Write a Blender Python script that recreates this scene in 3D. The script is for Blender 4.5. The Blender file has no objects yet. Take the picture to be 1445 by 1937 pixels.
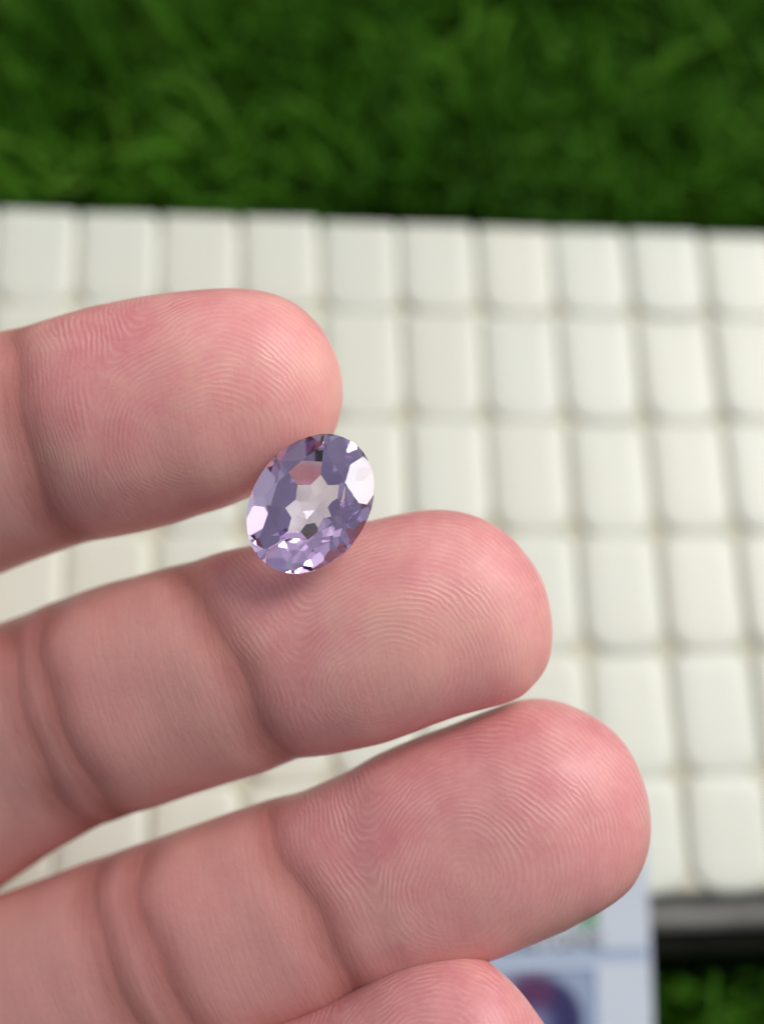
import bpy, math, random
import numpy as np
from mathutils import Vector, Matrix
C = bpy.context.scene.collection
sc = bpy.context.scene
rng = np.random.default_rng(7)
random.seed(7)
mm = 0.001

# ---------------------------------------------------------------- camera
# The ground plane's axes as seen in the camera's own frame (x right, y down, z forward)
F = 2600.0                      # focal length in pixels of a 1445 x 1937 frame
r1 = np.array([0.99316, 0.00225, 0.11672]); nn = np.array([-0.11139, 0.31759, 0.94166])
r1 /= np.linalg.norm(r1); nn -= r1 * (nn @ r1); nn /= np.linalg.norm(nn); r2 = np.cross(nn, r1)
CELL = 0.0113                   # tile pitch (m)
CELLV = CELL * 1.4588
T0 = np.array([-4.783, -3.906, 17.067]) * CELL     # tile grid corner (0,0) from the lens
TOP = 0.016                     # height of the tile tops above the ground
Rcw = np.stack([r1, -r2, -nn])  # rows: world axes written in the camera's frame
def cv2world(p):                # camera-frame point(s) (m) -> world
    return (np.asarray(p, float) - T0) @ Rcw.T + np.array([0, 0, TOP])
def px(x, y, Z):                # point at depth Z (m) along the line through pixel (x, y)
    return np.array([(x - 722.5) / F * Z, (y - 968.5) / F * Z, Z])
cam_d = bpy.data.cameras.new('camera'); cam = bpy.data.objects.new('camera', cam_d); C.objects.link(cam)
cpos = cv2world([0, 0, 0])
def on_plane(x, y, z):          # where the line of sight through a pixel meets height z
    d = cv2world(px(x, y, 1.0)) - cpos; k = (z - cpos[2]) / d[2]; return cpos + d * k
M = Matrix.Identity(4)
right, down, fwd = Rcw @ [1, 0, 0], Rcw @ [0, 1, 0], Rcw @ [0, 0, 1]
for i in range(3):
    M[i][0] = right[i]; M[i][1] = -down[i]; M[i][2] = -fwd[i]; M[i][3] = cpos[i]
cam.matrix_world = M
D = 0.105                       # focus distance
cam_d.sensor_fit = 'HORIZONTAL'; cam_d.sensor_width = 36; cam_d.lens = 36 * F / 1445
cam_d.clip_start = 0.005; cam_d.clip_end = 20
cam_d.dof.use_dof = True; cam_d.dof.focus_distance = D + 0.0005; cam_d.dof.aperture_fstop = 16
sc.camera = cam

# ---------------------------------------------------------------- light
SUN_CAM = np.array([0.58, -0.58, -0.574])     # towards the light, camera frame
sd = Rcw @ (SUN_CAM / np.linalg.norm(SUN_CAM))
elev = math.asin(sd[2]); az = math.atan2(sd[0], sd[1])
w = bpy.data.worlds.new('World'); sc.world = w; w.use_nodes = True
nt = w.node_tree; bg = nt.nodes['Background']
sky = nt.nodes.new('ShaderNodeTexSky'); sky.sky_type = 'NISHITA'; sky.sun_disc = False
sky.sun_elevation = elev; sky.sun_rotation = az
sky.air_density = 1.0; sky.dust_density = 4.0; sky.ozone_density = 1.0
hsv = nt.nodes.new('ShaderNodeHueSaturation'); hsv.inputs['Saturation'].default_value = 0.35
nt.links.new(sky.outputs[0], hsv.inputs['Color']); nt.links.new(hsv.outputs[0], bg.inputs[0])
bg.inputs[1].default_value = 0.10
sl = bpy.data.lights.new('sun', 'SUN'); sl.energy = 1.5; sl.angle = math.radians(27); sl.color = (1.0, 0.97, 0.92)
so = bpy.data.objects.new('sun', sl); C.objects.link(so)
so.rotation_euler = Vector(sd).to_track_quat('Z', 'Y').to_euler(); so.location = (0, 0, 1)
sc.view_settings.view_transform = 'Standard'; sc.view_settings.look = 'None'
sc.view_settings.exposure = 0.18; sc.view_settings.gamma = 1
try:
    cy = sc.cycles
    cy.max_bounces = 16; cy.transmission_bounces = 16; cy.glossy_bounces = 8; cy.diffuse_bounces = 4
    cy.caustics_refractive = True; cy.caustics_reflective = True; cy.blur_glossy = 0.3
    cy.sample_clamp_indirect = 12; cy.use_adaptive_sampling = False
except Exception: pass

# ---------------------------------------------------------------- helpers
def mesh_obj(name, verts, faces, mat=None, parent=None, smooth=False, loc=(0, 0, 0)):
    me = bpy.data.meshes.new(name)
    me.from_pydata([tuple(map(float, v)) for v in verts], [], [tuple(f) for f in faces])
    me.update()
    if mat: me.materials.append(mat)
    if smooth: me.polygons.foreach_set('use_smooth', [True] * len(me.polygons))
    o = bpy.data.objects.new(name, me); C.objects.link(o); o.location = loc
    if parent: o.parent = parent
    return o
def tag(o, label=None, cat=None, group=None, kind=None):
    if label: o['label'] = label
    if cat: o['category'] = cat
    if group: o['group'] = group
    if kind: o['kind'] = kind
    return o
def mat_new(name):
    m = bpy.data.materials.new(name); m.use_nodes = True
    return m, m.node_tree, m.node_tree.nodes['Principled BSDF']
def N(t, typ, **kw):
    n = t.nodes.new(typ)
    for k, v in kw.items(): setattr(n, k, v)
    return n
def math_n(t, op, a, b=None, c=None, clamp=False):
    n = N(t, 'ShaderNodeMath', operation=op, use_clamp=clamp)
    for i, v in enumerate((a, b, c)):
        if v is None: continue
        if isinstance(v, (int, float)): n.inputs[i].default_value = v
        else: t.links.new(v, n.inputs[i])
    return n.outputs[0]
def mix_n(t, fac, a, b, bt='MIX'):
    n = N(t, 'ShaderNodeMix', data_type='RGBA', blend_type=bt)
    for s, v in ((n.inputs[0], fac), (n.inputs[6], a), (n.inputs[7], b)):
        if isinstance(v, (int, float)): s.default_value = v
        elif isinstance(v, tuple): s.default_value = (*v, 1) if len(v) == 3 else v
        else: t.links.new(v, s)
    return n.outputs[2]
def noise_n(t, scale, detail=3, rough=.5, vec=None, dist=0):
    n = N(t, 'ShaderNodeTexNoise'); n.inputs['Scale'].default_value = scale
    n.inputs['Detail'].default_value = detail; n.inputs['Roughness'].default_value = rough
    n.inputs['Distortion'].default_value = dist
    if vec is not None: t.links.new(vec, n.inputs['Vector'])
    return n.outputs[0]
def ramp_n(t, fac, stops):
    n = N(t, 'ShaderNodeValToRGB'); cr = n.color_ramp
    while len(cr.elements) < len(stops): cr.elements.new(0.5)
    for e, (p, c) in zip(cr.elements, stops): e.position = p; e.color = (*c, 1)
    t.links.new(fac, n.inputs[0]); return n.outputs[0]
def box(x0, x1, y0, y1, z0, z1, b=0.0):
    """box with a bevelled top rim"""
    v = [(x0, y0, z0), (x1, y0, z0), (x1, y1, z0), (x0, y1, z0),
         (x0, y0, z1 - b), (x1, y0, z1 - b), (x1, y1, z1 - b), (x0, y1, z1 - b),
         (x0 + b, y0 + b, z1), (x1 - b, y0 + b, z1), (x1 - b, y1 - b, z1), (x0 + b, y1 - b, z1)]
    f = [(3, 2, 1, 0)]
    for i in range(4):
        j = (i + 1) % 4
        f += [(i, j, 4 + j, 4 + i), (4 + i, 4 + j, 8 + j, 8 + i)]
    f.append((8, 9, 10, 11)); return v, f

# ---------------------------------------------------------------- materials
def mat_tile():
    m, t, p = mat_new('white_glazed_tile')
    oi = N(t, 'ShaderNodeObjectInfo'); tc = N(t, 'ShaderNodeTexCoord')
    base = mix_n(t, oi.outputs['Random'], (0.63, 0.665, 0.60), (0.645, 0.66, 0.575))
    geo = N(t, 'ShaderNodeNewGeometry')
    nz = noise_n(t, 180, 3, .6, geo.outputs['Position'])
    col = mix_n(t, math_n(t, 'MULTIPLY', nz, 0.55), base, (0.62, 0.62, 0.50))
    t.links.new(col, p.inputs['Base Color']); p.inputs['Roughness'].default_value = 0.38
    p.inputs['Subsurface Weight'].default_value = 0.0
    return m
def mat_grout():
    m, t, p = mat_new('cream_grout')
    geo = N(t, 'ShaderNodeNewGeometry')
    nz = noise_n(t, 260, 4, .6, geo.outputs['Position'])
    t.links.new(ramp_n(t, nz, [(0.3, (0.50, 0.49, 0.38)), (0.7, (0.60, 0.59, 0.47))]), p.inputs['Base Color'])
    p.inputs['Roughness'].default_value = 0.9; return m
def mat_plain(name, col, rough=.6, var=.25, scale=120, **kw):
    m, t, p = mat_new(name)
    geo = N(t, 'ShaderNodeNewGeometry')
    nz = noise_n(t, scale, 4, .6, geo.outputs['Position'])
    d = tuple(c * (1 - var) for c in col); e = tuple(min(1, c * (1 + var)) for c in col)
    t.links.new(ramp_n(t, nz, [(0.3, d), (0.7, e)]), p.inputs['Base Color'])
    p.inputs['Roughness'].default_value = rough
    p.inputs['Specular IOR Level'].default_value = kw.get('spec', .5)
    return m
M_TILE, M_GROUT = mat_tile(), mat_grout()

# ---------------------------------------------------------------- setting: soil and turf
GZ = 0.0
soil = mat_plain('dark_turf_backing', (0.006, 0.016, 0.004), .95, .4, 60, spec=.02)
s = mesh_obj('ground', [(-2.5, -2.5, GZ), (2.5, -2.5, GZ), (2.5, 2.5, GZ), (-2.5, 2.5, GZ)], [(0, 1, 2, 3)], soil)
tag(s, kind='structure')
UC, VC = 5.0 * CELL, -3.0 * CELLV
# tray footprint
TX0, TX1 = -4 * CELL, 15 * CELL
TY1, TY0 = 0.0, -6 * CELLV
def turf():
    m, t, p = mat_new('artificial_turf')
    at = N(t, 'ShaderNodeAttribute', attribute_name='blade_tone')
    geo = N(t, 'ShaderNodeNewGeometry')
    nz = noise_n(t, 22, 3, .6, geo.outputs['Position'])
    c = ramp_n(t, at.outputs['Fac'], [(0.0, (0.014, 0.048, 0.003)), (0.5, (0.044, 0.142, 0.008)), (0.85, (0.066, 0.190, 0.012)), (1.0, (0.095, 0.22, 0.022))])
    c2 = mix_n(t, ramp_n(t, nz, [(0.35, (0, 0, 0)), (0.65, (1, 1, 1))]), c, (0.012, 0.045, 0.003))
    c3 = mix_n(t, .5, c, c2)
    t.links.new(c3, p.inputs['Base Color']); p.inputs['Roughness'].default_value = 0.5
    p.inputs['Specular IOR Level'].default_value = 0.04
    n = 150000
    # tuft centres, blades leaning in tuft-shared directions
    nt_ = 9000
    cx = rng.uniform(-.30, .42, nt_); cyy = rng.uniform(-.32, .46, nt_)
    tl = rng.uniform(0, 2 * np.pi, nt_); tb = rng.uniform(0, 1, nt_)
    k = rng.integers(0, nt_, n)
    bx = cx[k] + rng.normal(0, .006, n); by = cyy[k] + rng.normal(0, .006, n)
    ok = ~((bx > TX0 - .004) & (bx < TX1 + .004) & (by > TY0 - .0085) & (by < TY1 + .002))
    ok &= ~((bx > on_plane(300, 1700, TOP)[0]) & (bx < on_plane(1238, 1800, TOP)[0] + .0015) & (by < TY0) & (by > TY0 - .075))
    bx, by, k = bx[ok], by[ok], k[ok]; n = len(bx)
    lean = tl[k] + rng.normal(0, .6, n); L = rng.uniform(.012, .026, n); tilt = rng.uniform(.3, 1.25, n)
    W = rng.uniform(.0005, .0009, n)
    yaw = lean + np.pi / 2 + rng.normal(0, .5, n)
    dirh = np.stack([np.cos(lean), np.sin(lean)], 1)
    side = np.stack([np.cos(yaw), np.sin(yaw), np.zeros(n)], 1)
    P = np.zeros((n, 7, 3)); base = np.stack([bx, by, np.full(n, GZ)], 1)
    hs = np.array([0, .4, .75, 1.0])
    cen = []
    for h in hs:
        a = tilt * (0.45 + 0.75 * h)
        r = L * h * np.sin(a); z = L * h * np.cos(a)
        # never leaning through the tray
        q = base.copy(); q[:, :2] += dirh * r[:, None]; q[:, 2] += np.maximum(z, .0006)
        inside = (q[:, 0] > TX0 - .001) & (q[:, 0] < TX1 + .001) & (q[:, 1] > TY0 - .0072) & (q[:, 1] < TY1 + .001)
        q[inside, :2] = base[inside, :2]
        uc = (q[:, 0] > on_plane(300, 1700, TOP)[0]) & (q[:, 0] < on_plane(1238, 1800, TOP)[0] + .003) & (q[:, 1] < TY0) & (q[:, 1] > TY0 - .08)
        q[uc, 2] = np.minimum(q[uc, 2], .004)
        cen.append(q)
    P[:, 0] = cen[0] - side * W[:, None]; P[:, 1] = cen[0] + side * W[:, None]
    P[:, 2] = cen[1] - side * W[:, None] * .9; P[:, 3] = cen[1] + side * W[:, None] * .9
    P[:, 4] = cen[2] - side * W[:, None] * .6; P[:, 5] = cen[2] + side * W[:, None] * .6
    P[:, 6] = cen[3]
    fo = np.array([[0, 1, 3, 2], [2, 3, 5, 4]]); idx = np.arange(n)[:, None] * 7
    quads = (idx[:, :, None] + fo[None]).reshape(-1, 4); tris = idx + np.array([[4, 5, 6]])
    faces = quads.tolist() + tris.tolist()
    o = mesh_obj('artificial_turf', P.reshape(-1, 3), faces, m)
    tone = np.clip(tb[k] * .55 + rng.uniform(0, .55, n), 0, 1)
    a = o.data.attributes.new('blade_tone', 'FLOAT', 'POINT'); a.data.foreach_set('value', np.repeat(tone, 7))
    tag(o, kind='stuff')
turf()

# ---------------------------------------------------------------- tiled tray
tray = bpy.data.objects.new('tiled_tray', None); C.objects.link(tray)
tray.location = ((TX0 + TX1) / 2, (TY0 + TY1) / 2, 0)
tag(tray, 'low tray topped with rows of glossy white tiles, lying on green artificial turf', 'tray')
def rel(v): return [(a - tray.location[0], b - tray.location[1], c) for a, b, c in v]
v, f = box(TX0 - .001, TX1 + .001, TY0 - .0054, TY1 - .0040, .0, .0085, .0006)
mesh_obj('shadow_base', rel(v), f, mat_plain('shadow_black', (0.010, 0.011, 0.008), .95, .3, 90, spec=.05), tray)  # near-black slab: the shadow below the tray's front edge, put in as colour
v, f = box(TX0, TX1, TY0 - .0022, TY1 - .0040, .0085, .0115, .0008)
mesh_obj('base_board', rel(v), f, mat_plain('grey_board', (0.17, 0.17, 0.155), .6, .25, 140), tray)
v, f = box(TX0 + .001, TX1 - .001, TY0 + .0022, TY1 - .0042, .0115, .0153, .0003)
mesh_obj('grout_bed', rel(v), f, M_GROUT, tray)
def tile_mesh(rt, rb):
    hw, hh = CELL / 2 - .00020, CELLV / 2 + .00014
    def outline(ins, n=6):
        o = []
        for cx, cy, r, a0 in ((1, 1, rt, 0), (-1, 1, rt, 90), (-1, -1, rb, 180), (1, -1, rb, 270)):
            r = max(r - ins, .0002)
            ax, ay = cx * (hw - ins - r), cy * (hh - ins - r)
            for i in range(n):
                a = math.radians(a0 + 90 * i / (n - 1))
                o.append((ax + r * math.cos(a), ay + r * math.sin(a)))
        return o
    loops = [(0, -.0032), (0, -.00042), (.00035, -.00016), (.0010, -.00004), (.0030, 0)]
    V = []; Fc = []
    for ins, z in loops: V += [(x, y, z) for x, y in outline(ins)]
    n = len(V) // len(loops)
    for l in range(len(loops) - 1):
        for i in range(n):
            j = (i + 1) % n; Fc.append((l * n + i, l * n + j, (l + 1) * n + j, (l + 1) * n + i))
    Fc.append(tuple(range((len(loops) - 1) * n, len(loops) * n)))
    return V, Fc
first = {}
for vrow in range(6):
    for u in range(-4, 15):
        key = min(vrow, 3)
        x, y = (u + .5) * CELL + rng.normal(0, .00008), -(vrow + .5) * CELLV + rng.normal(0, .00010)
        if key not in first:
            V, Fc = tile_mesh(*[(.0009, .0042), (.0012, .0042), (.0018, .0042), (.0028, .0042)][key])
            o = mesh_obj('tile', V, Fc, M_TILE, tray, smooth=True); first[key] = o
        else:
            o = first[key].copy(); C.objects.link(o); o.parent = tray
        o.location = (x - tray.location[0], y - tray.location[1], TOP + rng.normal(0, .00006))
        if vrow == 0: sh_ = max(.0010, .0017 + .00013 * u); o.location.y -= sh_ / 2; o.scale.y = 1 - sh_ / 2 / .00824
        if vrow == 5: o.location.y += .0010; o.scale.y = .88
        o.rotation_euler = (rng.normal(0, .007), rng.normal(0, .007), rng.normal(0, .006))

# ---------------------------------------------------------------- printed card leaning over the tray's edge
card = bpy.data.objects.new('printed_card', None); C.objects.link(card)
tag(card, 'pale blue printed card with green lettering and a violet gem picture', 'card')
cTR = on_plane(1222, 1548, TOP + .0026); cBR0 = on_plane(1236, 1937, TOP - .0014)
ydir = cTR - cBR0; ydir /= np.linalg.norm(ydir)
xdir = np.cross(ydir, [0, 0, 1]); xdir /= np.linalg.norm(xdir); zdir = np.cross(xdir, ydir)
Mc = Matrix.Identity(4)
for i in range(3):
    Mc[i][0] = xdir[i]; Mc[i][1] = ydir[i]; Mc[i][2] = zdir[i]; Mc[i][3] = cTR[i]
card.matrix_world = Mc          # origin: top right corner; the card runs to -x, -y
CW, CH, CT = .054, .058, .0006
M_CARD = mat_plain('pale_blue_card', (0.52, 0.575, 0.65), .45, .04, 60)
v, f = box(-CW, 0, -CH, 0, -CT, 0, .0001); mesh_obj('card_sheet', v, f, M_CARD, card)
def to_card(x, y):
    d = cv2world(px(x, y, 1.0)) - cpos; k = ((cTR - cpos) @ zdir) / (d @ zdir); p = cpos + d * k - cTR
    return p @ xdir, p @ ydir
def sheet(name, x0, x1, y0, y1, lift, mat):
    v, f = box(x0, x1, y0, y1, lift - .00002, lift, 0.000005); return mesh_obj(name, v, f, mat, card)
yb = to_card(1150, 1796)[1]; yb2 = to_card(1150, 1822)[1]
bandm, t, p = mat_new('blue_band_print'); tc = N(t, 'ShaderNodeTexCoord'); sp = N(t, 'ShaderNodeSeparateXYZ')
t.links.new(tc.outputs['Generated'], sp.inputs[0])
t.links.new(ramp_n(t, sp.outputs[1], [(0, (0.44, 0.52, 0.66)), (1, (0.20, 0.29, 0.44))]), p.inputs['Base Color'])
p.inputs['Roughness'].default_value = .45
sheet('band', -CW + .0005, -.0004, yb2, yb, .00006, bandm)
xf = to_card(1127, 1850)[0]; yf = to_card(1100, 1832)[1]
M_FR = mat_plain('blue_frame_print', (0.12, 0.20, 0.38), .45, .1)
sheet('picture_frame', xf - .024, xf, yf - .024, yf, .00006, M_FR)
pm, t, p = mat_new('gem_picture_print')
tc = N(t, 'ShaderNodeTexCoord')
def blob(cx, cy, r, soft):
    vm = N(t, 'ShaderNodeVectorMath', operation='DISTANCE'); t.links.new(tc.outputs['Object'], vm.inputs[0]); vm.inputs[1].default_value = (cx, cy, .0001)
    return math_n(t, 'MULTIPLY_ADD', vm.outputs['Value'], -1 / soft, r / soft, clamp=True)
gx, gy = to_card(1022, 1935)
bgc = (0.26, 0.33, 0.46)
c = mix_n(t, blob(gx, gy, .0056, .0006), bgc, (0.025, 0.022, 0.10))
c = mix_n(t, math_n(t, 'MULTIPLY', blob(gx - .0012, gy + .0036, .0038, .0020), .85), c, (0.10, 0.025, 0.09))
c = mix_n(t, math_n(t, 'MULTIPLY', blob(gx - .0004, gy - .0002, .0026, .0020), .75), c, (0.20, 0.22, 0.40))
t.links.new(c, p.inputs['Base Color']); p.inputs['Roughness'].default_value = .35
sheet('gem_picture', xf - .0235, xf - .0005, yf - .0235, yf - .0004, .00010, pm)
def text(name, body, size, x, y, mat, lift=.0001):
    cu = bpy.data.curves.new(name, 'FONT'); cu.body = body; cu.size = size; cu.align_x = 'RIGHT'; cu.extrude = .00001
    cu.offset = size * .03
    cu.materials.append(mat); o = bpy.data.objects.new(name, cu); C.objects.link(o)
    bpy.context.view_layer.update(); me = bpy.data.meshes.new_from_object(o.evaluated_get(bpy.context.evaluated_depsgraph_get()))
    bpy.data.objects.remove(o); o = bpy.data.objects.new(name, me); C.objects.link(o); o.parent = card; o.location = (x, y, lift)
gx_, gy_ = to_card(1133, 1752)
text('green_lettering', 'ill', .0048, gx_, gy_, mat_plain('green_print', (0.02, 0.26, 0.05), .5, .1))
gx_, gy_ = to_card(1140, 1794)
text('grey_lettering', 'GEMSTONE', .0030, gx_, gy_, mat_plain('grey_print', (0.20, 0.22, 0.25), .5, .1))

# ---------------------------------------------------------------- hand
def pchip(x, y, xn):
    """monotone cubic interpolation of columns y over x"""
    x = np.asarray(x, float); y = np.asarray(y, float)
    if y.ndim == 1: y = y[:, None]; sq = True
    else: sq = False
    h = np.diff(x)[:, None]; d = np.diff(y, axis=0) / h
    m = np.zeros_like(y)
    w1 = 2 * h[1:] + h[:-1]; w2 = h[1:] + 2 * h[:-1]
    same = (d[:-1] * d[1:]) > 0
    with np.errstate(divide='ignore', invalid='ignore'):
        m[1:-1] = np.where(same, (w1 + w2) / (w1 / d[:-1] + w2 / d[1:]), 0)
    m[0] = d[0]; m[-1] = d[-1]
    i = np.clip(np.searchsorted(x, xn) - 1, 0, len(x) - 2)
    t = ((xn - x[i]) / (x[i + 1] - x[i]))[:, None]; hh = h[i]
    r = ((2 * t**3 - 3 * t**2 + 1) * y[i] + (t**3 - 2 * t**2 + t) * hh * m[i] + (-2 * t**3 + 3 * t**2) * y[i + 1] + (t**3 - t**2) * hh * m[i + 1])
    return r[:, 0] if sq else r
def catmull(x, y, xn):
    m = np.gradient(y, x, axis=0)
    i = np.clip(np.searchsorted(x, xn) - 1, 0, len(x) - 2); hh = (x[i + 1] - x[i])[:, None]
    t = ((xn - x[i]) / (x[i + 1] - x[i]))[:, None]
    return ((2 * t**3 - 3 * t**2 + 1) * y[i] + (t**3 - 2 * t**2 + t) * hh * m[i] + (-2 * t**3 + 3 * t**2) * y[i + 1] + (t**3 - t**2) * hh * m[i + 1])

NT = 168                         # vertices round a finger; index 0 faces the lens
TH = np.arange(NT) / NT * 2 * np.pi
SIDE = NT // 6                   # vertices shared with the neighbour at a web
def sm(x, a, b): 
    t = np.clip((x - a) / (b - a), 0, 1); return t * t * (3 - 2 * t)

# per finger: (top edge px, bottom edge px, depth of the axis in mm behind the focus plane), from the tip to the web
FINGERS = {
 'index': dict(
    st=[(647, 742, 647, 742, 7.0), (640, 690, 640, 795, 6.9), (622, 645, 622, 838, 6.8), (592, 603, 604, 868, 6.7), (550, 567, 572, 892, 6.7), (500, 548, 532, 914, 6.8), (440, 543, 486, 934, 7.0),
        (375, 547, 425, 957, 7.3), (310, 553, 375, 970, 7.8), (240, 563, 320, 987, 8.4), (170, 576, 260, 1003, 9.2), (100, 596, 205, 1016, 10.2),
        (50, 610, 152, 1030, 11.0), (-10, 632, 85, 1054, 12.0), (-120, 662, -30, 1096, 14), (-260, 700, -170, 1145, 17), (-420, 735, -320, 1200, 21), (-600, 790, -470, 1265, 26), (-1000, 985, -830, 1360, 34)],
    core=(345, 850), seg=(395, 830), creases=[(78, 830, 1.8, .75, .30, -1.6), ], pips=[(-400, 960)], tone=0.0, cc=1.6, seed=3, tilt=.2),
 'middle': dict(
    st=[(1038, 1188, 1038, 1188, 6.9), (1031, 1137, 1034, 1236, 6.8), (1016, 1087, 1026, 1266, 6.7), (985, 1040, 1004, 1296, 6.6), (940, 998, 973, 1320, 6.6), (890, 975, 930, 1336, 6.6), (830, 965, 880, 1352, 6.7),
        (765, 970, 832, 1371, 6.8), (700, 985, 780, 1392, 7.1), (630, 1003, 722, 1411, 7.5), (560, 1017, 665, 1420, 8.1), (490, 1030, 610, 1428, 8.8), (430, 1042, 560, 1438, 9.6),
        (370, 1058, 500, 1460, 10.6), (300, 1077, 432, 1482, 11.8), (215, 1100, 350, 1508, 13.4), (130, 1128, 275, 1532, 15.0), (55, 1158, 205, 1560, 16.6), (-30, 1194, 120, 1607, 18.8), (-140, 1248, 20, 1672, 21.5),
        (-300, 1335, -130, 1765, 25.5), (-500, 1420, -320, 1850, 31), (-830, 1400, -640, 1790, 37)],
    core=(692, 1312), seg=(735, 1290), creases=[(462, 1262, 1.7, .75, .34, -2.2), (132, 1360, 1.9, .9, .4, -1.2), (46, 1376, 2.1, 1.0, .4, -2.4)], tone=.3, cc=1.5, seed=5, tilt=2.0),
 'ring': dict(
    st=[(1212, 1552, 1212, 1552, 8.0), (1206, 1492, 1207, 1612, 7.8), (1190, 1438, 1192, 1653, 7.6), (1162, 1386, 1168, 1690, 7.5), (1118, 1349, 1130, 1718, 7.4), (1060, 1326, 1090, 1741, 7.4), (1000, 1324, 1050, 1763, 7.4),
        (935, 1342, 1000, 1786, 7.5), (860, 1371, 945, 1810, 7.7), (790, 1397, 885, 1832, 8.0), (715, 1428, 830, 1852, 8.4), (650, 1462, 780, 1868, 9.0), (580, 1492, 715, 1893, 9.7),
        (500, 1513, 640, 1922, 10.7), (410, 1545, 556, 1952, 11.8), (310, 1580, 470, 1985, 13.2), (215, 1612, 385, 2016, 14.8), (130, 1642, 310, 2048, 16.4), (40, 1678, 220, 2092, 18.4), (-80, 1725, 110, 2145, 21),
        (-250, 1790, -70, 2215, 26), (-420, 1850, -230, 2265, 31), (-640, 1810, -450, 2200, 37)],
    core=(852, 1690), seg=(872, 1668), creases=[(596, 1700, 1.6, .8, .28, -1.6), (308, 1800, 1.9, .9, .4, -1.4), (196, 1830, 2.1, 1.0, .4, -2.2)], tone=.55, cc=1.6, seed=8, tilt=1.3),
 'little': dict(
    st=[(1034, 1990, 1034, 1990, 3.8), (1027, 1945, 1035, 2030, 3.6), (1006, 1905, 1020, 2070, 3.5), (982, 1870, 1002, 2104, 3.4), (950, 1836, 980, 2132, 3.3), (915, 1812, 955, 2155, 3.3), (865, 1803, 915, 2174, 3.3),
        (810, 1812, 870, 2190, 3.4), (750, 1834, 825, 2206, 3.7), (680, 1868, 765, 2228, 4.2), (600, 1908, 690, 2262, 5.0), (500, 1950, 600, 2305, 6.2), (380, 1998, 490, 2352, 7.9), (240, 2055, 360, 2408, 11.3),
        (60, 2125, 200, 2480, 16.4), (-120, 2195, 30, 2560, 23.4), (-450, 2215, -255, 2600, 36.0)],
    core=(770, 2040), seg=(800, 2020), creases=[(560, 2130, 1.1, .8, .28, -1.0)], tone=.75, cc=1.6, seed=11, tilt=.8),
}
# web line: neighbours share an edge point
webs = ['index', 'middle', 'ring', 'little']
for a, b in zip(webs[:-1], webs[1:]):
    A = FINGERS[a]['st'][-1]; B = FINGERS[b]['st'][-1]
    m = ((A[2] + B[0]) / 2, (A[3] + B[1]) / 2, (A[4] + B[4]) / 2)
    FINGERS[a]['st'][-1] = (A[0], A[1], m[0], m[1], A[4]); FINGERS[b]['st'][-1] = (m[0], m[1], B[2], B[3], B[4])
VERTS, FACES, RP, RS, TN, CRM, UVW = [], [], [], [], [], [], []
nv = 0; base_rings = {}; base_info = {}
def vnoise(P, scale, seed):
    """smooth pseudo-noise: sum of sines"""
    r = np.random.default_rng(seed); out = np.zeros(len(P))
    for i in range(9):
        k = r.normal(0, 1, 3); k *= scale * r.uniform(.5, 1.6) / np.linalg.norm(k)
        out += np.sin(P @ k + r.uniform(0, 6.28)) / 3
    return out
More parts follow.
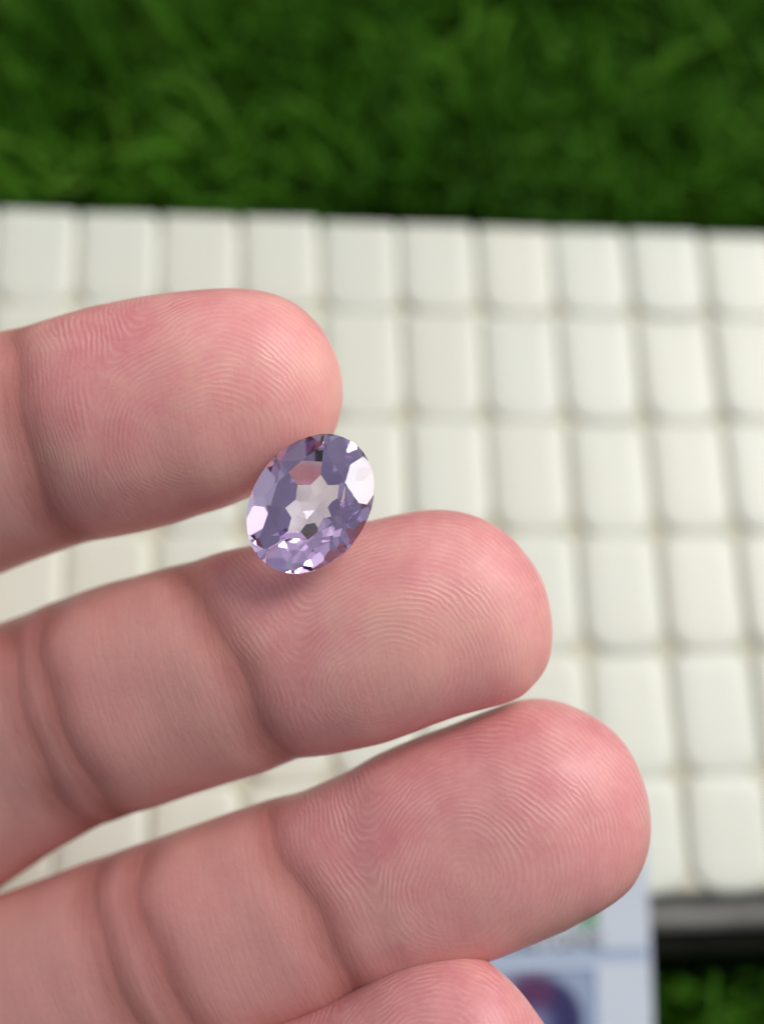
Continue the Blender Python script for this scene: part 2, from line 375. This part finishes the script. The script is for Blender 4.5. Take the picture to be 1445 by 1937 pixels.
for name in webs:
    Fd = FINGERS[name]; st = np.array(Fd['st'], float)
    Zs = D + st[:, 4] * mm
    T = np.stack([(st[:, 0] - 722.5) / F * Zs, (st[:, 1] - 968.5) / F * Zs, Zs], 1)
    B = np.stack([(st[:, 2] - 722.5) / F * Zs, (st[:, 3] - 968.5) / F * Zs, Zs], 1)
    Cn = (T + B) / 2; R = np.linalg.norm(T - B, axis=1) / 2
    S = np.r_[0, np.cumsum(np.linalg.norm(np.diff(Cn, axis=0), axis=1))]
    tot = S[-1]
    # dense stations: very fine at the tip, 0.25 mm over the visible part, coarser beyond
    s_list = [0.0]; 
    while s_list[-1] < tot:
        x = s_list[-1] / mm
        s_list.append(s_list[-1] + (0.03 + .22 * min(1, x / 2.5) if x < 52 else .6) * mm)
    ss = np.array(s_list[1:-1] + [tot])
    c = catmull(S, Cn, ss); 
    for _ in range(3): c[1:-1] = (c[:-2] + 2 * c[1:-1] + c[2:]) / 4
    rr = np.sqrt(np.maximum(pchip(S, R**2, ss), 1e-10))
    lat = pchip(S[1:], (T - B)[1:] / (2 * R[1:, None]), np.maximum(ss, S[1])); lat /= np.linalg.norm(lat, axis=1)[:, None]
    tan = np.gradient(c, ss, axis=0)
    k = np.ones(81); 
    for ax in range(3): tan[:, ax] = np.convolve(np.pad(tan[:, ax], 40, mode='edge'), k / 81, 'valid')
    tan /= np.linalg.norm(tan, axis=1)[:, None]              # towards the web
    front = np.cross(tan, lat); front /= np.linalg.norm(front, axis=1)[:, None]
    front *= np.where(front[:, 2:] > 0, -1, 1)
    x = ss / mm
    # cross section: palmar pad fuller, back flatter
    cs, sn = np.cos(TH), np.sin(TH)
    e = 2 / 2.15
    lx = np.sign(sn) * np.abs(sn)**e; fz = np.sign(cs) * np.abs(cs)**e
    fr = 0.80 + 0.06 * np.exp(-((x - 11) / 7)**2); bk = 0.72 + 0 * x
    tipsq = sm(x, 0, 6)                                      # the tip is thinner back to front
    fr = fr * (0.9 + .1 * tipsq)
    zz = np.where(fz[None] > 0, fz[None] * fr[:, None], fz[None] * bk[:, None])
    # solve for the widths that give the measured outline once the lens's perspective is allowed for
    pj = lambda q: F * q[..., :2] / q[..., 2:]
    t0, b0 = pj(c + rr[:, None] * lat), pj(c - rr[:, None] * lat); dr = (t0 - b0) / np.maximum(np.linalg.norm(t0 - b0, axis=1), 1e-9)[:, None]
    hi0, lo0 = (t0 * dr).sum(1), (b0 * dr).sum(1)
    for _ in range(4):
        P = c[:, None] + rr[:, None, None] * (lx[None, :, None] * lat[:, None] + zz[:, :, None] * front[:, None])
        pr_ = (pj(P) * dr[:, None]).sum(2); hi, lo = pr_.max(1), pr_.min(1)
        g_ = np.clip((hi0 - lo0) / np.maximum(hi - lo, 1e-9), .9, 1.1); sh = ((hi0 + lo0) - (hi + lo)) / 2 * c[:, 2] / F
        sh = np.convolve(np.pad(sh, 8, mode='edge'), np.ones(17) / 17, 'valid'); g_ = np.convolve(np.pad(g_, 8, mode='edge'), np.ones(17) / 17, 'valid')
        c = c + lat * sh[:, None]; rr = rr * g_
    P = c[:, None] + rr[:, None, None] * (lx[None, :, None] * lat[:, None] + zz[:, :, None] * front[:, None])
    # creases
    nrm = lx[None, :, None] * lat[:, None] + zz[:, :, None] * front[:, None]; nrm = nrm / np.linalg.norm(nrm, axis=2)[..., None]
    depth = np.zeros((len(ss), NT)); cmask = np.zeros_like(depth)
    palm = sm(cs, -.30, .45)[None]
    s_cr = None
    for (cx, cyp, sig, dep, bul, bow) in Fd['creases']:
        p0 = px(cx, cyp, D + 4 * mm)
        i0 = np.argmin(((c[:, 0] - p0[0])**2 + (c[:, 1] - p0[1])**2)); 
        wob = .35 * np.sin(TH * 3 + cx) + .2 * np.sin(TH * 7 + cyp)
        s0 = x[i0] + bow * (1 - np.abs(sn)**2) + (Fd['tilt'] * (sn + .25) if s_cr is None else 0) + wob
        if s_cr is None: s_cr = s0
        dd = (x[:, None] - s0[None])
        g = np.exp(-(dd / sig)**2)
        sharp = np.exp(-np.abs(dd) / (sig * .35))
        depth += -(g * dep * .55 + sharp * dep * .45) * palm * mm * (.34 if s_cr is None or s_cr is s0 else .24)
        depth += bul * (np.exp(-((dd - 3.2) / 2.2)**2) + np.exp(-((dd + 3.4) / 2.4)**2)) * .22 * palm * mm
        cmask = np.maximum(cmask, (np.exp(-(dd / (sig * 1.0))**2)) * palm)
    Pm = (P / mm).reshape(-1, 3)
    lump = (vnoise(Pm, .35, Fd['seed']) * .12 + vnoise(Pm, 1.0, Fd['seed'] + 1) * .025).reshape(depth.shape) * mm
    depth += lump * sm(x, 0, 6)[:, None]
    P = P + nrm * depth[..., None]
    # ridge field (mm): circles round the core, straight lines across by the joint crease
    cz = D + 1.0 * mm
    def nearest(pxy):
        q = px(*pxy, D); d2 = np.where(cs[None] > -.2, (P[..., 0] / P[..., 2] - q[0] / q[2])**2 + (P[..., 1] / P[..., 2] - q[1] / q[2])**2, 9)
        i = np.unravel_index(np.argmin(d2), d2.shape); return P[i]
    k0, k1 = nearest(Fd['core']), nearest(Fd['seg'])
    Q = P.reshape(-1, 3); ab = k1 - k0; tt = np.clip(((Q - k0) @ ab) / (ab @ ab), 0, 1)
    f1 = np.linalg.norm(Q - k0 - tt[:, None] * ab, axis=1) / mm
    d3 = (Q - k0) / mm
    al = d3 @ (-tan[len(tan) // 6])
    f1 = f1 - .10 * np.clip(al, -4, 8)
    f2 = ((s_cr[None] - x[:, None]) + Fd['cc']).reshape(-1)
    kk = 1.6; hmin = np.clip(.5 + .5 * (f2 - f1) / kk, 0, 1)
    fd = f2 * (1 - hmin) + f1 * hmin - kk * hmin * (1 - hmin)
    fd = np.where(f2 < Fd['cc'], f2, fd)
    fd = fd + vnoise(Q / mm, .5, Fd['seed'] + 20) * .32 + vnoise(Q / mm, 1.6, Fd['seed'] + 30) * .06
    rs = (sm(cs, -.55, -.1)[None] * (.42 + .58 * sm(sn, -.55, .35))[None] * (1 - sm(x[:, None] - s_cr[None], -.8, .6) * .85)).reshape(-1)
    rs = rs * (.45 + .55 * sm(f1, .8, 4.5)) * (.55 + .45 * sm(f2, 2, 7))
    ring = P.reshape(-1, 3)
    VERTS.append(np.vstack([c[:1] + (c[0] - c[1]) * .2, ring]))
    RP.append(np.r_[fd[0], fd]); RS.append(np.r_[1, rs]); TN.append(np.full(len(ring) + 1, Fd['tone'])); CRM.append(np.r_[0, cmask.reshape(-1)])
    uv_ = np.stack([np.repeat(x, NT), (np.sin(TH / 2)[None] * 0 + ((TH + np.pi) % (2 * np.pi) - np.pi)[None] * rr[:, None] / mm).reshape(-1), np.full(len(ring), Fd['seed'] * 7.)], 1)
    UVW.append(np.vstack([uv_[:1], uv_]))
    n = len(ss); tip = nv
    for j in range(NT): FACES.append((tip, nv + 1 + (j + 1) % NT, nv + 1 + j))
    a = nv + 1 + np.arange(n - 1)[:, None] * NT; j = np.arange(NT)[None]; j2 = (j + 1) % NT
    q = np.stack([a + j, a + j2, a + NT + j2, a + NT + j], 2).reshape(-1, 4); FACES += q.tolist()
    base_rings[name] = nv + 1 + (n - 1) * NT + np.arange(NT)
    base_info[name] = (c[-1], lat[-1], tan[-1], front[-1], rr[-1])
    nv += len(ring) + 1
V = np.vstack(VERTS); RP = np.concatenate(RP); RS = np.concatenate(RS); TN = np.concatenate(TN); CRM = np.concatenate(CRM); UVW = np.vstack(UVW)
# join neighbours at the webs: the upper finger's lower side and the lower finger's upper side become the same vertices
# lateral +lat is the upper side (theta = 90 deg)
half = SIDE // 2
up_i = [(NT // 4 + k) % NT for k in range(-half, half + 1)]
lo_i = [(3 * NT // 4 - k) % NT for k in range(-half, half + 1)]
remap = {}
for a, b in zip(webs[:-1], webs[1:]):
    for i, j in zip(lo_i, up_i):
        va, vb = base_rings[a][i], base_rings[b][j]
        V[va] = (V[va] + V[vb]) / 2; remap[int(vb)] = int(va)
FACES = [tuple(remap.get(i, i) for i in f) for f in FACES]
# outline of the four joined rings
loop = []
bi = base_rings['index']; bm_ = base_rings['middle']; br = base_rings['ring']; bl = base_rings['little']
def seg(r, a, b, step=1):
    out = []; i = a
    while True:
        out.append(int(r[i % NT])); 
        if i % NT == b % NT: break
        i += step
    return out
# front run: from index upper side over the fronts down to the little finger's lower side, then back over the backs
q1, q3 = NT // 4, 3 * NT // 4
loop += seg(bi, q1, (q3 + half) % NT, -1)                       # index: side -> front -> lower web front
loop += seg(bm_, q1 - half, (q3 + half) % NT, -1)[1:]
loop += seg(br, q1 - half, (q3 + half) % NT, -1)[1:]
loop += seg(bl, q1 - half, (q3 - half), -1)[1:]
loop += seg(bl, q3 - half - 1, q1 + half, -1)
loop += seg(br, q3 - half, q1 + half, -1)
loop += seg(bm_, q3 - half, q1 + half, -1)
loop += seg(bi, q3 - half, q1 + 1, -1)
clean = []
for i in loop:
    i = remap.get(i, i)
    if not clean or clean[-1] != i: clean.append(i)
if clean[0] == clean[-1]: clean.pop()
loop = clean
Lp = V[loop]; cen = Lp.mean(0); tdir = np.mean([base_info[k][2] for k in webs], 0); tdir /= np.linalg.norm(tdir)
ldir = base_info['index'][0] - base_info['little'][0]; ldir -= tdir * (ldir @ tdir); ldir /= np.linalg.norm(ldir)
fdir = np.cross(tdir, ldir); fdir *= -1 if fdir[2] > 0 else 1
rel_ = Lp - cen; la, fa, ta = rel_ @ ldir, rel_ @ fdir, rel_ @ tdir
prev = np.array(loop); ext = []
mid_ang = np.arctan2(fa * 2.6, la)
for i, (dist, sl_, sf, smooth_) in enumerate([(3, 1.0, 1.02, .25), (8, 1.0, 1.1, .6), (16, 1.0, 1.25, .9), (30, 1.0, 1.35, 1), (48, .98, 1.45, 1), (66, .90, 1.5, 1), (82, .76, 1.35, 1), (96, .64, 1.25, 1), (115, .62, 1.25, 1), (150, .68, 1.4, 1), (190, .74, 1.55, 1)]):
    el, ef = np.cos(mid_ang) * np.abs(la).max() * sl_, np.sin(mid_ang) * 11.5 * mm * sf
    l_ = la * (1 - smooth_) * sl_ + el * smooth_; f_ = fa * (1 - smooth_) * sf + ef * smooth_; t_ = ta * (1 - smooth_)
    # the arm levels out so that it never runs into the ground
    pos = cen + tdir * dist * mm - np.array([0, 0, 1]) * max(0, dist - 16) * mm * .42
    p_ = pos + l_[:, None] * ldir + f_[:, None] * fdir + t_[:, None] * tdir
    idx = nv + np.arange(len(loop)); nv += len(loop); ext.append(p_)
    for j in range(len(loop)):
        j2 = (j + 1) % len(loop); FACES.append((int(prev[j]), int(prev[j2]), int(idx[j2]), int(idx[j])))
    prev = idx
FACES.append(tuple(int(i) for i in prev))
ne = sum(len(e) for e in ext)
V = np.vstack([V] + ext); z = np.zeros(ne)
RP = np.r_[RP, z]; RS = np.r_[RS, z]; TN = np.r_[TN, z + .5]; CRM = np.r_[CRM, z]
# thumb: a tapering tube rooted inside the thumb side of the palm
root = cen + ldir * np.abs(la).max() * .80 + tdir * .050
pts = [root - ldir * .018, root + ldir * .004 + fdir * .004, root + ldir * .016 - tdir * .012 + fdir * .006, root + ldir * .028 - tdir * .030 + fdir * .006, root + ldir * .034 - tdir * .050 + fdir * .004, root + ldir * .036 - tdir * .060 + fdir * .003]
rad = [.013, .0135, .0120, .0098, .0100, .0012]
S = np.r_[0, np.cumsum(np.linalg.norm(np.diff(pts, axis=0), axis=1))]; sx = np.r_[np.linspace(0, S[-2], 30), S[-2] + (S[-1] - S[-2]) * np.sin(np.linspace(.1, 1.57, 12))]
pc = catmull(S, np.array(pts), sx); pr = np.r_[pchip(S[:-1], np.array(rad)[:-1], sx[:30]), .0100 * np.sqrt(np.maximum(1 - ((sx[30:] - S[-2]) / (S[-1] - S[-2]))**2, .002))]
tb = np.gradient(pc, axis=0); tb /= np.linalg.norm(tb, axis=1)[:, None]
na = np.cross(tb, fdir); na /= np.linalg.norm(na, axis=1)[:, None]; nb = np.cross(tb, na)
ang = np.arange(32) / 32 * 2 * np.pi
tp = pc[:, None] + pr[:, None, None] * (np.cos(ang)[None, :, None] * na[:, None] + .85 * np.sin(ang)[None, :, None] * nb[:, None])
for i in range(len(sx) - 1):
    for j in range(32):
        j2 = (j + 1) % 32; FACES.append((nv + i * 32 + j, nv + i * 32 + j2, nv + (i + 1) * 32 + j2, nv + (i + 1) * 32 + j))
FACES.append(tuple(nv + j for j in range(32))); FACES.append(tuple(nv + (len(sx) - 1) * 32 + j for j in range(32)))
nt2 = len(sx) * 32; nv += nt2; V = np.vstack([V, tp.reshape(-1, 3)]); z = np.zeros(nt2)
RP = np.r_[RP, z]; RS = np.r_[RS, z]; TN = np.r_[TN, z + .3]; CRM = np.r_[CRM, z]; UVW = np.vstack([UVW, np.zeros((nv - len(UVW), 3))])

def mat_skin():
    m, t, p = mat_new('skin')
    tc = N(t, 'ShaderNodeTexCoord'); ob = tc.outputs['Object']
    ph = N(t, 'ShaderNodeAttribute', attribute_name='ridge_phase').outputs['Fac']
    st_ = N(t, 'ShaderNodeAttribute', attribute_name='ridge_strength').outputs['Fac']
    tn = N(t, 'ShaderNodeAttribute', attribute_name='skin_tone').outputs['Fac']
    cr = N(t, 'ShaderNodeAttribute', attribute_name='crease').outputs['Fac']
    wob = noise_n(t, 900, 2, .6, ob)
    ph2 = math_n(t, 'MULTIPLY_ADD', wob, .26, ph)
    na_ = math_n(t, 'SUBTRACT', noise_n(t, 330, 1, .5, ob), .5)
    ofs = N(t, 'ShaderNodeVectorMath', operation='ADD'); t.links.new(ob, ofs.inputs[0]); ofs.inputs[1].default_value = (.31, .17, .53)
    nb_ = math_n(t, 'SUBTRACT', noise_n(t, 330, 1, .5, ofs.outputs[0]), .5)
    vort = math_n(t, 'ARCTAN2', na_, nb_)                # ridge endings and forks
    sn_ = math_n(t, 'SINE', math_n(t, 'ADD', math_n(t, 'MULTIPLY', ph2, 2 * math.pi / .43), vort))
    fuv = N(t, 'ShaderNodeAttribute', attribute_name='finger_uv').outputs['Vector']
    def stretched(a, b, sc_, det=3):
        m_ = N(t, 'ShaderNodeMapping'); m_.inputs['Scale'].default_value = (a, b, 1); t.links.new(fuv, m_.inputs[0])
        return noise_n(t, sc_, det, .6, m_.outputs[0])
    wr = stretched(1.6, .10, 1.0, 4)                     # fine lines across the finger
    wl = stretched(.09, 1.3, 1.0, 3)                     # and along it
    wline = math_n(t, 'ABSOLUTE', math_n(t, 'MULTIPLY_ADD', wr, 2.0, -1.0))
    wline2 = math_n(t, 'ABSOLUTE', math_n(t, 'MULTIPLY_ADD', wl, 2.0, -1.0))
    wl_h = math_n(t, 'MINIMUM', math_n(t, 'MULTIPLY', wline, 9.0), 1.0)
    wl_h2 = math_n(t, 'MINIMUM', math_n(t, 'MULTIPLY', wline2, 14.0), 1.0)
    r01 = math_n(t, 'MULTIPLY_ADD', sn_, .5, .5)
    r01 = math_n(t, 'POWER', r01, 1.4)
    patch = ramp_n(t, noise_n(t, 320, 3, .65, ob), [(0.36, (.08, .08, .08)), (0.68, (1, 1, 1))])
    amp = math_n(t, 'MULTIPLY', st_, patch)
    ridge = math_n(t, 'MULTIPLY', r01, amp)
    # colour
    big = noise_n(t, 120, 5, .62, ob)
    mot = noise_n(t, 420, 4, .7, ob)
    c = ramp_n(t, big, [(0.34, (0.72, 0.250, 0.262)), (0.50, (0.77, 0.325, 0.312)), (0.68, (0.82, 0.44, 0.365))])
    c = mix_n(t, math_n(t, 'MULTIPLY', tn, .80), c, (0.55, 0.205, 0.232))
    c = mix_n(t, math_n(t, 'MULTIPLY', ramp_n(t, mot, [(0.42, (0, 0, 0)), (0.75, (1, 1, 1))]), .35), c, (0.84, 0.46, 0.42))
    flat = math_n(t, 'SUBTRACT', 1.0, st_)
    c = mix_n(t, math_n(t, 'MULTIPLY', flat, .60), c, (0.76, 0.385, 0.325))
    c = mix_n(t, math_n(t, 'MULTIPLY', ridge, .32), c, (0.90, 0.56, 0.51))
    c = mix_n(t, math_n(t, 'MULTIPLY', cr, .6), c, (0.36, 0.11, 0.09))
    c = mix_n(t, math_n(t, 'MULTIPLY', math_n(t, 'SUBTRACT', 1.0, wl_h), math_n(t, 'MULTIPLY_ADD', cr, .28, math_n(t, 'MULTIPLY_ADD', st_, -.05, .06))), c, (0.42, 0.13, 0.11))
    t.links.new(c, p.inputs['Base Color'])
    p.inputs['Subsurface Weight'].default_value = 0.35
    p.inputs['Subsurface Radius'].default_value = (1.0, .32, .18); p.inputs['Subsurface Scale'].default_value = .0016
    p.inputs['IOR'].default_value = 1.42
    ro = math_n(t, 'MULTIPLY_ADD', noise_n(t, 260, 3, .6, ob), .25, .27)
    t.links.new(ro, p.inputs['Roughness'])
    b1 = N(t, 'ShaderNodeBump'); b1.inputs['Strength'].default_value = 1; b1.inputs['Distance'].default_value = .000030
    t.links.new(ridge, b1.inputs['Height'])
    b2 = N(t, 'ShaderNodeBump'); b2.inputs['Strength'].default_value = .8; b2.inputs['Distance'].default_value = .00004
    vo = N(t, 'ShaderNodeTexVoronoi', feature='DISTANCE_TO_EDGE'); vo.inputs['Scale'].default_value = 900
    mp = N(t, 'ShaderNodeMapping'); mp.inputs['Scale'].default_value = (1, 1, 1); t.links.new(ob, mp.inputs[0]); t.links.new(mp.outputs[0], vo.inputs['Vector'])
    h2 = math_n(t, 'ADD', math_n(t, 'MULTIPLY', noise_n(t, 2600, 3, .6, ob), .6), math_n(t, 'MULTIPLY', math_n(t, 'MINIMUM', vo.outputs['Distance'], .12), .8))
    h2 = math_n(t, 'ADD', h2, math_n(t, 'MULTIPLY', math_n(t, 'ADD', math_n(t, 'MULTIPLY', wl_h, .28), math_n(t, 'MULTIPLY', wl_h2, .08)), math_n(t, 'MULTIPLY_ADD', st_, -.78, 1.0)))
    t.links.new(h2, b2.inputs['Height']); t.links.new(b1.outputs[0], b2.inputs['Normal']); t.links.new(b2.outputs[0], p.inputs['Normal'])
    return m
W = cv2world(V)
hb = cv2world(cen)
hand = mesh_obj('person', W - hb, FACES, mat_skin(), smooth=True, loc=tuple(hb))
import bmesh
bm = bmesh.new(); bm.from_mesh(hand.data)
lay = {}
bmesh.ops.recalc_face_normals(bm, faces=bm.faces)
bm.to_mesh(hand.data); bm.free()
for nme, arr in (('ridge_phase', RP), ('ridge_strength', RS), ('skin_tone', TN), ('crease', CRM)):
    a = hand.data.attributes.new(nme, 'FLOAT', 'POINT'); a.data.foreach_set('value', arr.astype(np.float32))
a = hand.data.attributes.new('finger_uv', 'FLOAT_VECTOR', 'POINT'); a.data.foreach_set('vector', UVW.astype(np.float32).reshape(-1))
tag(hand, 'open hand, palm to the viewer, balancing a purple gem between index and middle fingertips', 'person')

# ---------------------------------------------------------------- gem
def gem():
    A_, B_ = 5.75, 4.63                    # half axes (mm)
    zt, zg0, zg1 = 1.02, .0, -.20
    PL = []                                # planes a.x <= d in mm
    def add(t, k, r, z, up=True):          # passes radius r (of the unit circle) at height z, slope k mm per unit radius
        n_ = np.array([math.cos(t) / A_ * k, math.sin(t) / B_ * k, 1.0 if up else -1.0])
        PL.append((n_, (z if up else -z) + k * r))
    PL.append((np.array([0, 0, 1.0]), zt))
    rt = .60
    off = GEM_T0
    jit = np.random.default_rng(4)
    mains = [off + i * math.pi / 4 + jit.normal(0, .03) for i in range(8)]; mains[3] = math.radians(127)
    for i, t_ in enumerate(mains):
        km = (zt - zg0) / (.965 - rt); add(t_, km, .965, zg0)
        tn_ = mains[(i + 1) % 8] + (2 * math.pi if i == 7 else 0); tm = (t_ + tn_) / 2
        rst = rt * math.cos(math.pi / 8); ks = .55 * km; add(tm, ks, rst + jit.normal(0, .006), zt)
        for d_ in (-.215, .215):
            add(tm + d_, 1.32 * km, .995, zg0)
    for i in range(8):
        t_ = i * math.pi / 4 + .06 + jit.normal(0, .02)
        add(t_, 5.5, .985, zg1, False)                               # pavilion mains
        for d_ in (-.19, .19): add(t_ + math.pi / 8 + d_, 6.6, .998, zg1, False)
        add(t_ + math.pi / 8 + jit.normal(0, .03), 2.9 + jit.normal(0, .08), 0.44, zg1 - 5.5 * 0.565, False)   # shallow inner tier
    for i in range(8): add(i * math.pi / 4 + .2 + jit.normal(0, .05), 2.03 + jit.normal(0, .1), 0.22, zg1 - 5.5 * 0.565 - 2.9 * 0.22, False)
    for i in range(72):
        t_ = i / 72 * 2 * math.pi; PL.append((np.array([math.cos(t_) / A_, math.sin(t_) / B_, 0]), 1.0))
    n_ = np.array([q[0] for q in PL]); d_ = np.array([q[1] for q in PL]); l = np.linalg.norm(n_, axis=1); n_ /= l[:, None]; d_ /= l
    K = len(n_); I, J = np.triu_indices(K, 1); verts = []; on = [[] for _ in range(K)]
    for k in range(2, K):
        sel = J < k; i, j = I[sel], J[sel]
        Mx = np.stack([n_[i], n_[j], np.broadcast_to(n_[k], (len(i), 3))], 1); det = np.linalg.det(Mx); g = np.abs(det) > 1e-5
        if not g.any(): continue
        sol = np.linalg.solve(Mx[g], np.stack([d_[i[g]], d_[j[g]], np.full(g.sum(), d_[k])], 1)[..., None])[..., 0]
        ok = (sol @ n_.T <= d_ + 1e-6).all(1)
        verts += sol[ok].tolist()
    verts = np.array(verts); uq = []
    for v_ in verts:
        if not any(np.abs(v_ - u).max() < 2e-4 for u in uq): uq.append(v_)
    uq = np.array(uq); faces = []
    for k in range(K):
        o_ = np.where(np.abs(uq @ n_[k] - d_[k]) < 4e-4)[0]
        if len(o_) < 3: continue
        c_ = uq[o_].mean(0); a_ = np.cross(n_[k], [0.3, .5, .81]); a_ /= np.linalg.norm(a_); b_ = np.cross(n_[k], a_)
        an = np.arctan2((uq[o_] - c_) @ b_, (uq[o_] - c_) @ a_); faces.append([int(q) for q in o_[np.argsort(an)]])
    m, t, p = mat_new('amethyst')
    t.nodes.remove(p); out = t.nodes['Material Output']
    gl = N(t, 'ShaderNodeBsdfGlass'); gl.inputs['IOR'].default_value = 1.62; gl.inputs['Roughness'].default_value = 0.0
    gl.inputs['Color'].default_value = (0.985, 0.97, 1.0, 1)
    va = N(t, 'ShaderNodeVolumeAbsorption'); va.inputs['Color'].default_value = (0.64, 0.45, 0.73, 1); va.inputs['Density'].default_value = 100
    t.links.new(gl.outputs[0], out.inputs['Surface']); t.links.new(va.outputs[0], out.inputs['Volume'])
    o = mesh_obj('gemstone', uq * mm, faces, m)
    # frame: long axis in the picture about 78 deg from horizontal
    a = math.radians(GEM_ROLL); X = np.array([math.cos(a), -math.sin(a), 0]); Zv = np.array([GEM_TX, GEM_TY, -1.0]); Zv /= np.linalg.norm(Zv)
    X -= Zv * (X @ Zv); X /= np.linalg.norm(X); Y = np.cross(Zv, X)
    pos = cv2world(px(586, 951, D + .0002)); Xw, Yw, Zw = Rcw @ X, Rcw @ Y, Rcw @ Zv
    Mg = Matrix.Identity(4)
    for i in range(3): Mg[i][0] = Xw[i]; Mg[i][1] = Yw[i]; Mg[i][2] = Zw[i]; Mg[i][3] = pos[i]
    o.matrix_world = Mg
    tag(o, 'pale purple oval faceted gemstone resting between two fingertips', 'gemstone')
GEM_T0 = math.radians(0); GEM_ROLL = 60.5; GEM_TX, GEM_TY = -0.16, -0.25
gem()
